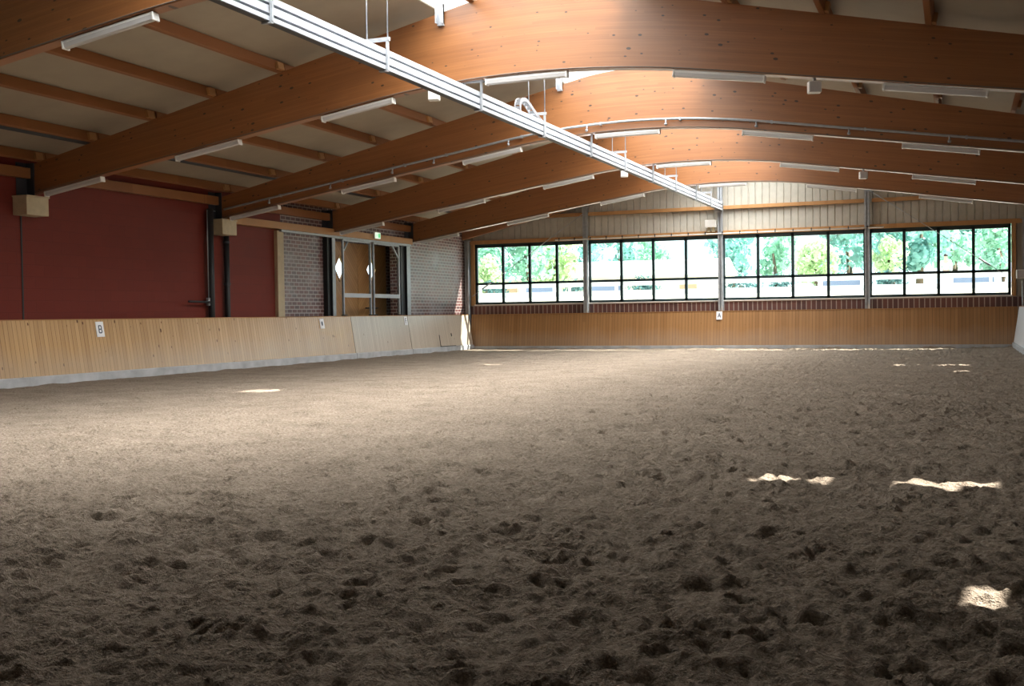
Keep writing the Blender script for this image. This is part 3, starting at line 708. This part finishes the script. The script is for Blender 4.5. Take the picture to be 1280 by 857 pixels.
# windows
groups = [(-9.70,-5.14),(-5.04,-.03),(.03,5.0),(5.09,9.57)]
WZ0, WZ1, TR = 1.735, 4.06, 2.54
for i, (a, b_) in enumerate(groups):
    t = bpy.data.objects.new(f'window_{i+1}', None); COL.objects.link(t); t['kind'] = 'structure'
    m = MB(); y0, y1 = YG+.02, YG+.12; w = .055
    m.box(a,a+w*1.7,y0,y1,WZ0,WZ1); m.box(b_-w*1.7,b_,y0,y1,WZ0,WZ1); m.box(a,b_,y0,y1,WZ0,WZ0+.09); m.box(a,b_,y0,y1,WZ1-.11,WZ1+.06)
    m.box(a,b_,y0,y1,TR-.045,TR+.045)
    for k in (1,2,3):
        x = a+w+(b_-a-2*w)*k/4; m.box(x-.05,x+.05,y0,y1,WZ0,WZ1)
    m.build('window_frame', FRAME, t)
    MB().box(a+.02,b_-.02,YG+.06,YG+.068,WZ0+.02,WZ1-.02).build('glass_pane', GLASS, t)
    MB().box(a-.03,b_+.03,YG-.05,YG+.2,WZ0-.035,WZ0-.002).build('sill', WHITE, t)
    shift(t, ((a+b_)/2,YG+.07,WZ0))
struct(MB().box(XL+.1,XR,YG-.05,YG+.07,4.09,4.24).build('trim_2', TIMBER, bevel=.006))
struct(MB().box(-9.87,-9.71,YG-.04,YG+.1,1.7,4.09).build('trim_3', TIMBER, bevel=.006))
struct(MB().box(9.58,9.72,YG-.04,YG+.1,1.7,4.09).build('trim_4', TIMBER, bevel=.006))
for i, (a, b_) in enumerate(((XL+.1,-5.2),(-5.0,-.1),(.1,5.0),(5.2,XR))):
    tag(MB().box(a,b_,YG-.08,YG+.03,5.0,5.13).build('gable_rail', TIMBER, bevel=.006), 'horizontal timber rail on the gable cladding in the '+['leftmost bay','bay left of the middle post','bay right of the middle post','rightmost bay'][i], 'rail', 'gable rails')
def post(x, ztop, label, w=.16):
    t = thing('gable_post', label, 'post'); m = MB(); y0, y1 = .30, .46
    m.box(x-w/2,x+w/2,y0,y0+.018,0,ztop); m.box(x-w/2,x+w/2,y1-.018,y1,0,ztop); m.box(x-.012,x+.012,y0,y1,0,ztop); m.build('steel_profile', STEEL, t)
    MB().box(x-w/2-.04,x+w/2+.04,y0-.01,y1+.01,ztop-.03,ztop).build('head_plate', STEEL, t)
    shift(t, (x,.38,0))
post(-5.09, zr(-5.09)-.52, 'grey steel post between the first and second window from the left')
post(0, zr(0)-.52, 'grey steel post in the middle, above the letter A')
post(5.045, zr(5.045)-.52, 'grey steel post between the third and fourth window from the left')
post(-9.96, 4.25, 'grey steel corner post between the brick wall and first window')
post(9.98, 4.25, 'dark steel corner post at the right end of the windows')
# rod with clips along the window tops
t = thing('curtain_rod', 'thin white rod with dark clips along the window tops', 'rod')
MB().tube([(-6.25,.27,4.12),(5.6,.27,4.12)],.022,8).build('rod', WHITE, t, smooth=True)
x = -6.1
while x < 5.6:
    MB().box(x-.02,x+.02,.25,.29,4.09,4.19).build('clip', BLACK, t); x += .62
shift(t, (0,.27,4.12))
# tension rods in the outer bays
for p, q, l in (((-9.72,.27,2.05),(-5.16,.27,5.05),'thin diagonal tension rod across the leftmost window'),((9.35,.27,2.42),(5.12,.27,5.4),'thin diagonal tension rod across the rightmost window')):
    t = thing('brace_rod', l, 'rod'); MB().tube([p,q],.012,6).build('rod', STEEL, t, smooth=True)
    d = (Vector(q)-Vector(p)).normalized(); MB().tube([Vector(p)+d*.5,Vector(p)+d*.95],.03,8).build('turnbuckle', ALU, t, smooth=True)
    shift(t, tuple((Vector(p)+Vector(q))/2))
# grey control box near the middle post
t = thing('control_box', 'light grey control box beside the middle post above the windows', 'box')
MB().box(-.52,-.12,.22,.40,4.36,4.62).build('casing', WHITE, t, bevel=.01)
for x in (-.4,-.24): MB().box(x-.05,x+.05,.3,.4,4.2,4.36).build('cable_gland', CORBEL, t)
shift(t, (-.32,.3,4.36))
# flood lamp on a post at the right edge
t = thing('flood_lamp', 'small bright flood lamp on a thin post above the right kickboard', 'lamp')
MB().tube([(9.90,.12,0),(9.90,.12,2.3)],.03,8).build('post', STEEL, t, smooth=True)
MB().box(9.70,9.98,.02,.2,2.25,2.55).build('lamp_head', WHITE, t, bevel=.03)
MB().box(9.73,9.95,.005,.02,2.28,2.52).build('lens', LAMPG, t)
shift(t, (9.90,.12,0))

# ------------------------------------------------------------------ outdoors behind the windows
GRASS = plain('meadow', (.20,.30,.10), .9, noise=.3, scale=.8)
PADDOCK = plain('paddock_sand', (.55,.50,.42), .9, noise=.1, scale=2)
FENCEW = plain('white_fence_paint', (.80,.82,.84), .5)
SHEDW = plain('pale_render', (.75,.70,.60), .7); SHEDR = plain('pale_roof_sheet', (.82,.82,.80), .4); ORANGE = plain('orange_boards', (.55,.38,.24), .6)
m = MB()
prof = [(1.0,1.1),(4,1.2),(9,1.7),(14,2.2),(40,2.25),(160,2.4)]
for (a, za), (b_, zc) in zip(prof[:-1], prof[1:]): m.quad((-110,a,za),(60,a,za),(60,b_,zc),(-110,b_,zc))
struct(m.build('ground_outside', PADDOCK))
m = MB(); m.quad((-60,-60,-.3),(W0-.02,-60,-.3),(W0-.02,1,-.3),(-60,1,-.3)); struct(m.build('ground_outside.001', GRASS))
t = thing('paddock_fence', 'white plank fence of the paddock outside the windows', 'fence')
for z0, z1 in ((2.22,2.50),(2.74,2.98)): MB().box(-34,17,16,16.04,z0,z1).build('plank', FENCEW, t)
x = -34
while x < 17.1: MB().box(x-.06,x+.06,16.04,16.16,2.15,3.0).build('fence_post', FENCEW, t); x += 2.55
shift(t, (-8,16,2.2))
BLUE = plain('pale_blue_panel', (.15,.20,.30), .5); DARKG = plain('dark_clutter', (.10,.16,.20), .7)
for xw, l in ((-7.07,'pale blue jump panel behind the fence, seen through the leftmost window'),(-4.4,'pale blue jump panel behind the fence, seen through the second window'),(4.17,'pale blue jump panel behind the fence, seen through the third window'),(8.42,'pale blue jump panel behind the fence beside the standing person')):
    x = 7.912+(xw-7.912)*57.6/40.66
    t = thing('jump_panel', l, 'jump obstacle')
    MB().box(x-.9,x+.9,17.5,17.56,2.4,2.85).build('panel', BLUE, t)
    for s_ in (-1,1): MB().box(x+s_*.95-.05,x+s_*.95+.05,17.3,17.75,2.2,3.1).build('stand', FENCEW, t)
    shift(t, (x,17.5,2.2))
# white stable building
t = thing('stable_building', 'long white roofed stable building beyond the paddock', 'building')
MB().box(-33.5,-9.2,46,52,2.2,4.3).build('wall', SHEDW, t)
m = MB(); m.prism([(45.2,4.2),(45.2,4.3),(49,5.6),(52.8,4.3),(52.8,4.2)], 'x', -34.2, -8.8); m.build('roof', SHEDR, t)
for k, x in enumerate((-31.5,-27.2,-24.9,-19.6,-15.8,-12.1)):
    MB().box(x,x+(.9,1.5,.7,1.6,1.0,1.3)[k],45.9,46.01,2.3,(3.9,3.8,4.0,3.85,3.9,3.8)[k]).build('stable_door', ORANGE, t)
shift(t, (-21,48,2.2))
# trees
def tree(x, y, z0, h, rx, seed, c, label, n=1500, lift=.32):
    r = random.Random(seed); t = thing('tree', label, 'tree', group='trees beyond the paddock')
    MB().tube([(x,y,z0-.3),(x+.1,y,z0+h*.25),(x+.2*r.uniform(-1,1),y,z0+h*.55)],[.28,.2,.09],8).build('trunk', BARK, t, smooth=True)
    m = MB(); blobs = []
    for k in range(16):
        a = r.uniform(0,2*math.pi); q = r.random()
        zz = lift+q*(.92-lift); rr = rx*math.sin(math.pi*min(1,(.15+.8*(zz-lift)/(1-lift))))*.75
        blobs.append((x+rr*math.cos(a)*r.uniform(.3,1), y+rr*math.sin(a)*r.uniform(.3,1), z0+h*zz, rx*r.uniform(.28,.48)))
    for k in range(n):
        bx, by, bz, br = blobs[k % 16]; d = Vector((r.gauss(0,1),r.gauss(0,1),r.gauss(0,1))).normalized()*br*r.uniform(.55,1.05)
        p = Vector((bx,by,bz))+d; u = Vector((r.gauss(0,1),r.gauss(0,1),r.gauss(0,1))).normalized(); v = u.cross(d.normalized()+Vector((.01,.02,.03))).normalized(); u = v.cross(d).normalized() if r.random() < .6 else u
        s_ = rx*r.uniform(.06,.12); m.quad(p-u*s_, p+v*s_*.7, p+u*s_, p-v*s_*.7)
    m.build('crown', c, t, fixn=False); shift(t, (x,y,z0))
FD = foliage_mat('leaves_dark', (.10,.20,.20))
BARK = plain('bark', (.12,.09,.06), .9)
F1 = foliage_mat('leaves_blue_green', (.26,.50,.46)); F2 = foliage_mat('leaves_mid_green', (.34,.58,.46)); F3 = foliage_mat('leaves_yellow_green', (.52,.66,.42))
def px(u, y):   # x of a direction read off at the window, at depth y
    return 7.912+(u-7.912)*(y+40.06)/40.66
for k, (xw, y, h, rx, c, l) in enumerate((
  (-9.9,34,6.2,2.6,F2,'round green tree outside, at the left edge of the first window'),
  (-8.9,39,6.3,2.8,F1,'bluish green tree outside the left part of the first window'),
  (-9.3,25,2.9,1.5,F3,'low yellowish bush outside the lower left of the first window'),
  (-7.5,36,6.3,2.4,F2,'green tree outside the middle of the first window'),
  (-6.4,40,6.0,2.5,F3,'light yellowish tree outside the right part of the first window'),
  (-5.4,54,8.2,3.0,F1,'bluish tree outside behind the first post'),
  (-3.9,60,9.0,2.7,F1,'bluish tree above the stable roof, left part of second window'),
  (-2.7,64,8.0,2.4,F2,'green tree above the stable roof, middle of second window'),
  (.4,62,8.1,3.2,F1,'bluish tree outside the left part of the third window'),
  (1.9,60,7.6,3.0,F2,'green tree outside the second pane of the third window'),
  (3.3,30,3.0,1.7,F3,'low yellow green bush outside the third window'),
  (4.4,38,6.4,2.5,F1,'bluish green tree outside the right end of the third window'),
  (5.5,47,8.2,2.8,F1,'dense bluish tree outside the left end of the fourth window'),
  (5.7,26,3.4,1.3,F3,'yellowish shrub outside the left end of the fourth window'),
  (6.7,34,6.8,2.9,F1,'dark bluish tree outside the second pane of the fourth window'),
  (7.8,43,7.3,2.6,F2,'green tree outside the third pane of the fourth window'),
  (8.75,50,8.4,2.9,F1,'tall bluish tree outside the right end of the fourth window'),
  (9.3,30,4.6,1.9,F2,'lower green tree outside the right end of the fourth window'))):
    tree(px(xw,y), y, 2.2, h, rx, 40+k, c, l, n=900 if y > 50 else 1200)
for k, (xw, l) in enumerate(((-8.9,'tiny dark shrub behind the fence gap, leftmost'),(-5.6,'tiny dark shrub behind the fence gap beside the first post'),(-2.9,'tiny dark shrub behind the fence gap in the second window'),(.6,'tiny dark shrub behind the fence gap right of the middle post'),(1.9,'tiny dark shrub behind the fence gap in the third window'),(5.8,'tiny dark shrub behind the fence gap in the fourth window'))):
    tree(px(xw,21), 21, 2.2, .95, 1.05, 90+k, FD, l, n=420, lift=.08)
# person standing behind the fence
def skin(name, verts, edges, radii, material, parent, root=0):
    me = bpy.data.meshes.new(name); me.from_pydata(verts, edges, []); o = bpy.data.objects.new(name, me); COL.objects.link(o); o.parent = parent
    o.modifiers.new('skin', 'SKIN')
    for v, r_ in zip(me.skin_vertices[0].data, radii): v.radius = (r_, r_) if not isinstance(r_, tuple) else r_
    me.skin_vertices[0].data[root].use_root = True
    s_ = o.modifiers.new('sub', 'SUBSURF'); s_.levels = s_.render_levels = 2; me.materials.append(material); return o
t = thing('person', 'person in a white shirt with dark hair standing behind the paddock fence', 'person', (px(7.56,18.5),18.5,2.21))
SK = plain('skin', (.62,.40,.30), .5); SHIRT = plain('white_shirt', (.85,.85,.85), .7); TROU = plain('beige_breeches', (.60,.55,.48), .7); HAIR = plain('dark_hair', (.03,.02,.02), .6)
V = [(0,0,.92),(0,0,1.12),(0,-.01,1.34),(0,0,1.46),(0,-.01,1.56),(0,-.02,1.68),(-.19,0,1.40),(-.26,.02,1.12),(-.24,-.10,.90),(-.24,-.14,.81),(.19,0,1.40),(.26,.02,1.12),(.24,-.10,.90),(.24,-.14,.81),(-.1,0,.84),(-.11,-.01,.47),(-.11,.02,.09),(-.12,-.12,.04),(.1,0,.84),(.11,-.01,.47),(.11,.02,.09),(.12,-.12,.04)]
E_ = [(0,1),(1,2),(2,3),(3,4),(4,5),(2,6),(6,7),(7,8),(8,9),(2,10),(10,11),(11,12),(12,13),(0,14),(14,15),(15,16),(16,17),(0,18),(18,19),(19,20),(20,21)]
Rr = [(.14,.10),(.13,.095),(.15,.10),.06,.075,.085,.065,.045,.035,.03,.065,.045,.035,.03,.085,.06,.045,.035,.085,.06,.045,.035]
skin('body', V, E_, Rr, SK, t)
skin('shirt', V[:4]+[V[6],V[7],V[8],V[10],V[11],V[12]], [(0,1),(1,2),(2,3),(2,4),(4,5),(5,6),(2,7),(7,8),(8,9)], [(.155,.115),(.15,.11),(.165,.115),.068,.08,.06,.048,.08,.06,.048], SHIRT, t)
skin('trousers', [V[0],V[14],V[15],V[16],V[18],V[19],V[20]], [(0,1),(1,2),(2,3),(0,4),(4,5),(5,6)], [(.15,.11),.098,.072,.058,.098,.072,.058], TROU, t)
m = MB(); rows = []
for a in range(7):
    e = math.radians(-8+98*a/6); rows.append([(.098*math.cos(e)*math.cos(b_*math.pi/8), .015+.108*math.cos(e)*math.sin(b_*math.pi/8), 1.665+.115*math.sin(e)) for b_ in range(16)])
for a in range(6):
    for b_ in range(16): m.quad(rows[a][b_], rows[a][(b_+1)%16], rows[a+1][(b_+1)%16], rows[a+1][b_])
m.build('hair', HAIR, t, smooth=True)
m = MB(); m.tube([(0,-.095,1.63),(0,-.13,1.61),(0,-.10,1.60)],.014,6); m.build('nose', SK, t, smooth=True)
m = MB()
for s_ in (-1,1): m.tube([(s_*.032,-.10,1.665),(s_*.032,-.108,1.665)],.009,6)
m.build('eyes', HAIR, t)

# ------------------------------------------------------------------ light
W = bpy.data.worlds.new('sky'); S.world = W; W.use_nodes = True
bg = W.node_tree.nodes['Background']; bg.inputs[0].default_value = (.74,.90,1.0,1); bg.inputs[1].default_value = 2.6
sun = bpy.data.lights.new('sun', 'SUN'); sun.energy = 24; sun.angle = math.radians(.6); sun.color = (1,.95,.86)
so = bpy.data.objects.new('sun', sun); COL.objects.link(so)
so.rotation_euler = Vector((SUNA,SUNB,1)).to_track_quat('Z','Y').to_euler()
# daylight entering through the ridge skylight, bay by bay
DIFF, FWD = 150, 195
for bi in range(6):
    y0, y1 = bays[bi]; y0 = max(y0, SY0); ln = y1-y0-.1
    for nm, en, strips, tilt, spread, drop in (('skylight_daylight', DIFF, 2, None, 136, .006), ('skylight_sunlight', FWD, 4, math.radians(24), 92, .26)):
        l = bpy.data.lights.new(nm, 'AREA'); l.shape = 'RECTANGLE'; l.color = (1,.98,.955); l.spread = math.radians(spread)
        l.size = (SKY1-SKY0)/strips-.06; l.size_y = ln; l.energy = en*ln/6/strips*2
        for k in range(strips):
            x = SKY0+(k+.5)*(SKY1-SKY0)/strips; sd = 1 if x > RIDGE else -1
            o = bpy.data.objects.new(nm, l); COL.objects.link(o); o.location = (x,(y0+y1)/2,zr(x)-drop)
            o.rotation_euler = (0, math.atan(.221)*sd if tilt is None else tilt, 0)

# ------------------------------------------------------------------ camera
cam = bpy.data.cameras.new('camera'); co = bpy.data.objects.new('camera', cam); COL.objects.link(co); S.camera = co
f, cx, cy, cz, yaw, pit, rol = 1404.9426, 7.91178, -40.05772, 1.29928, .37743720, -.02464266, -.01452416
fw = Vector((-math.sin(yaw)*math.cos(pit), math.cos(yaw)*math.cos(pit), math.sin(pit))); rt = Vector((math.cos(yaw), math.sin(yaw), 0)); up = rt.cross(fw)
r2 = rt*math.cos(rol)+up*math.sin(rol); u2 = up*math.cos(rol)-rt*math.sin(rol)
Mx = Matrix((r2, u2, -fw)).transposed().to_4x4(); Mx.translation = (cx, cy, cz); co.matrix_world = Mx
cam.sensor_fit = 'HORIZONTAL'; cam.sensor_width = 36; cam.lens = 36*f/1280; cam.clip_start = .05; cam.clip_end = 500
vs = S.view_settings; vs.view_transform = 'Standard'; vs.look = 'None'; vs.gamma = 1; vs.exposure = 0; vs.use_curve_mapping = False
S.cycles.use_denoising = True; S.cycles.max_bounces = 10; S.cycles.diffuse_bounces = 4; S.cycles.transparent_max_bounces = 16; S.cycles.sample_clamp_indirect = 6
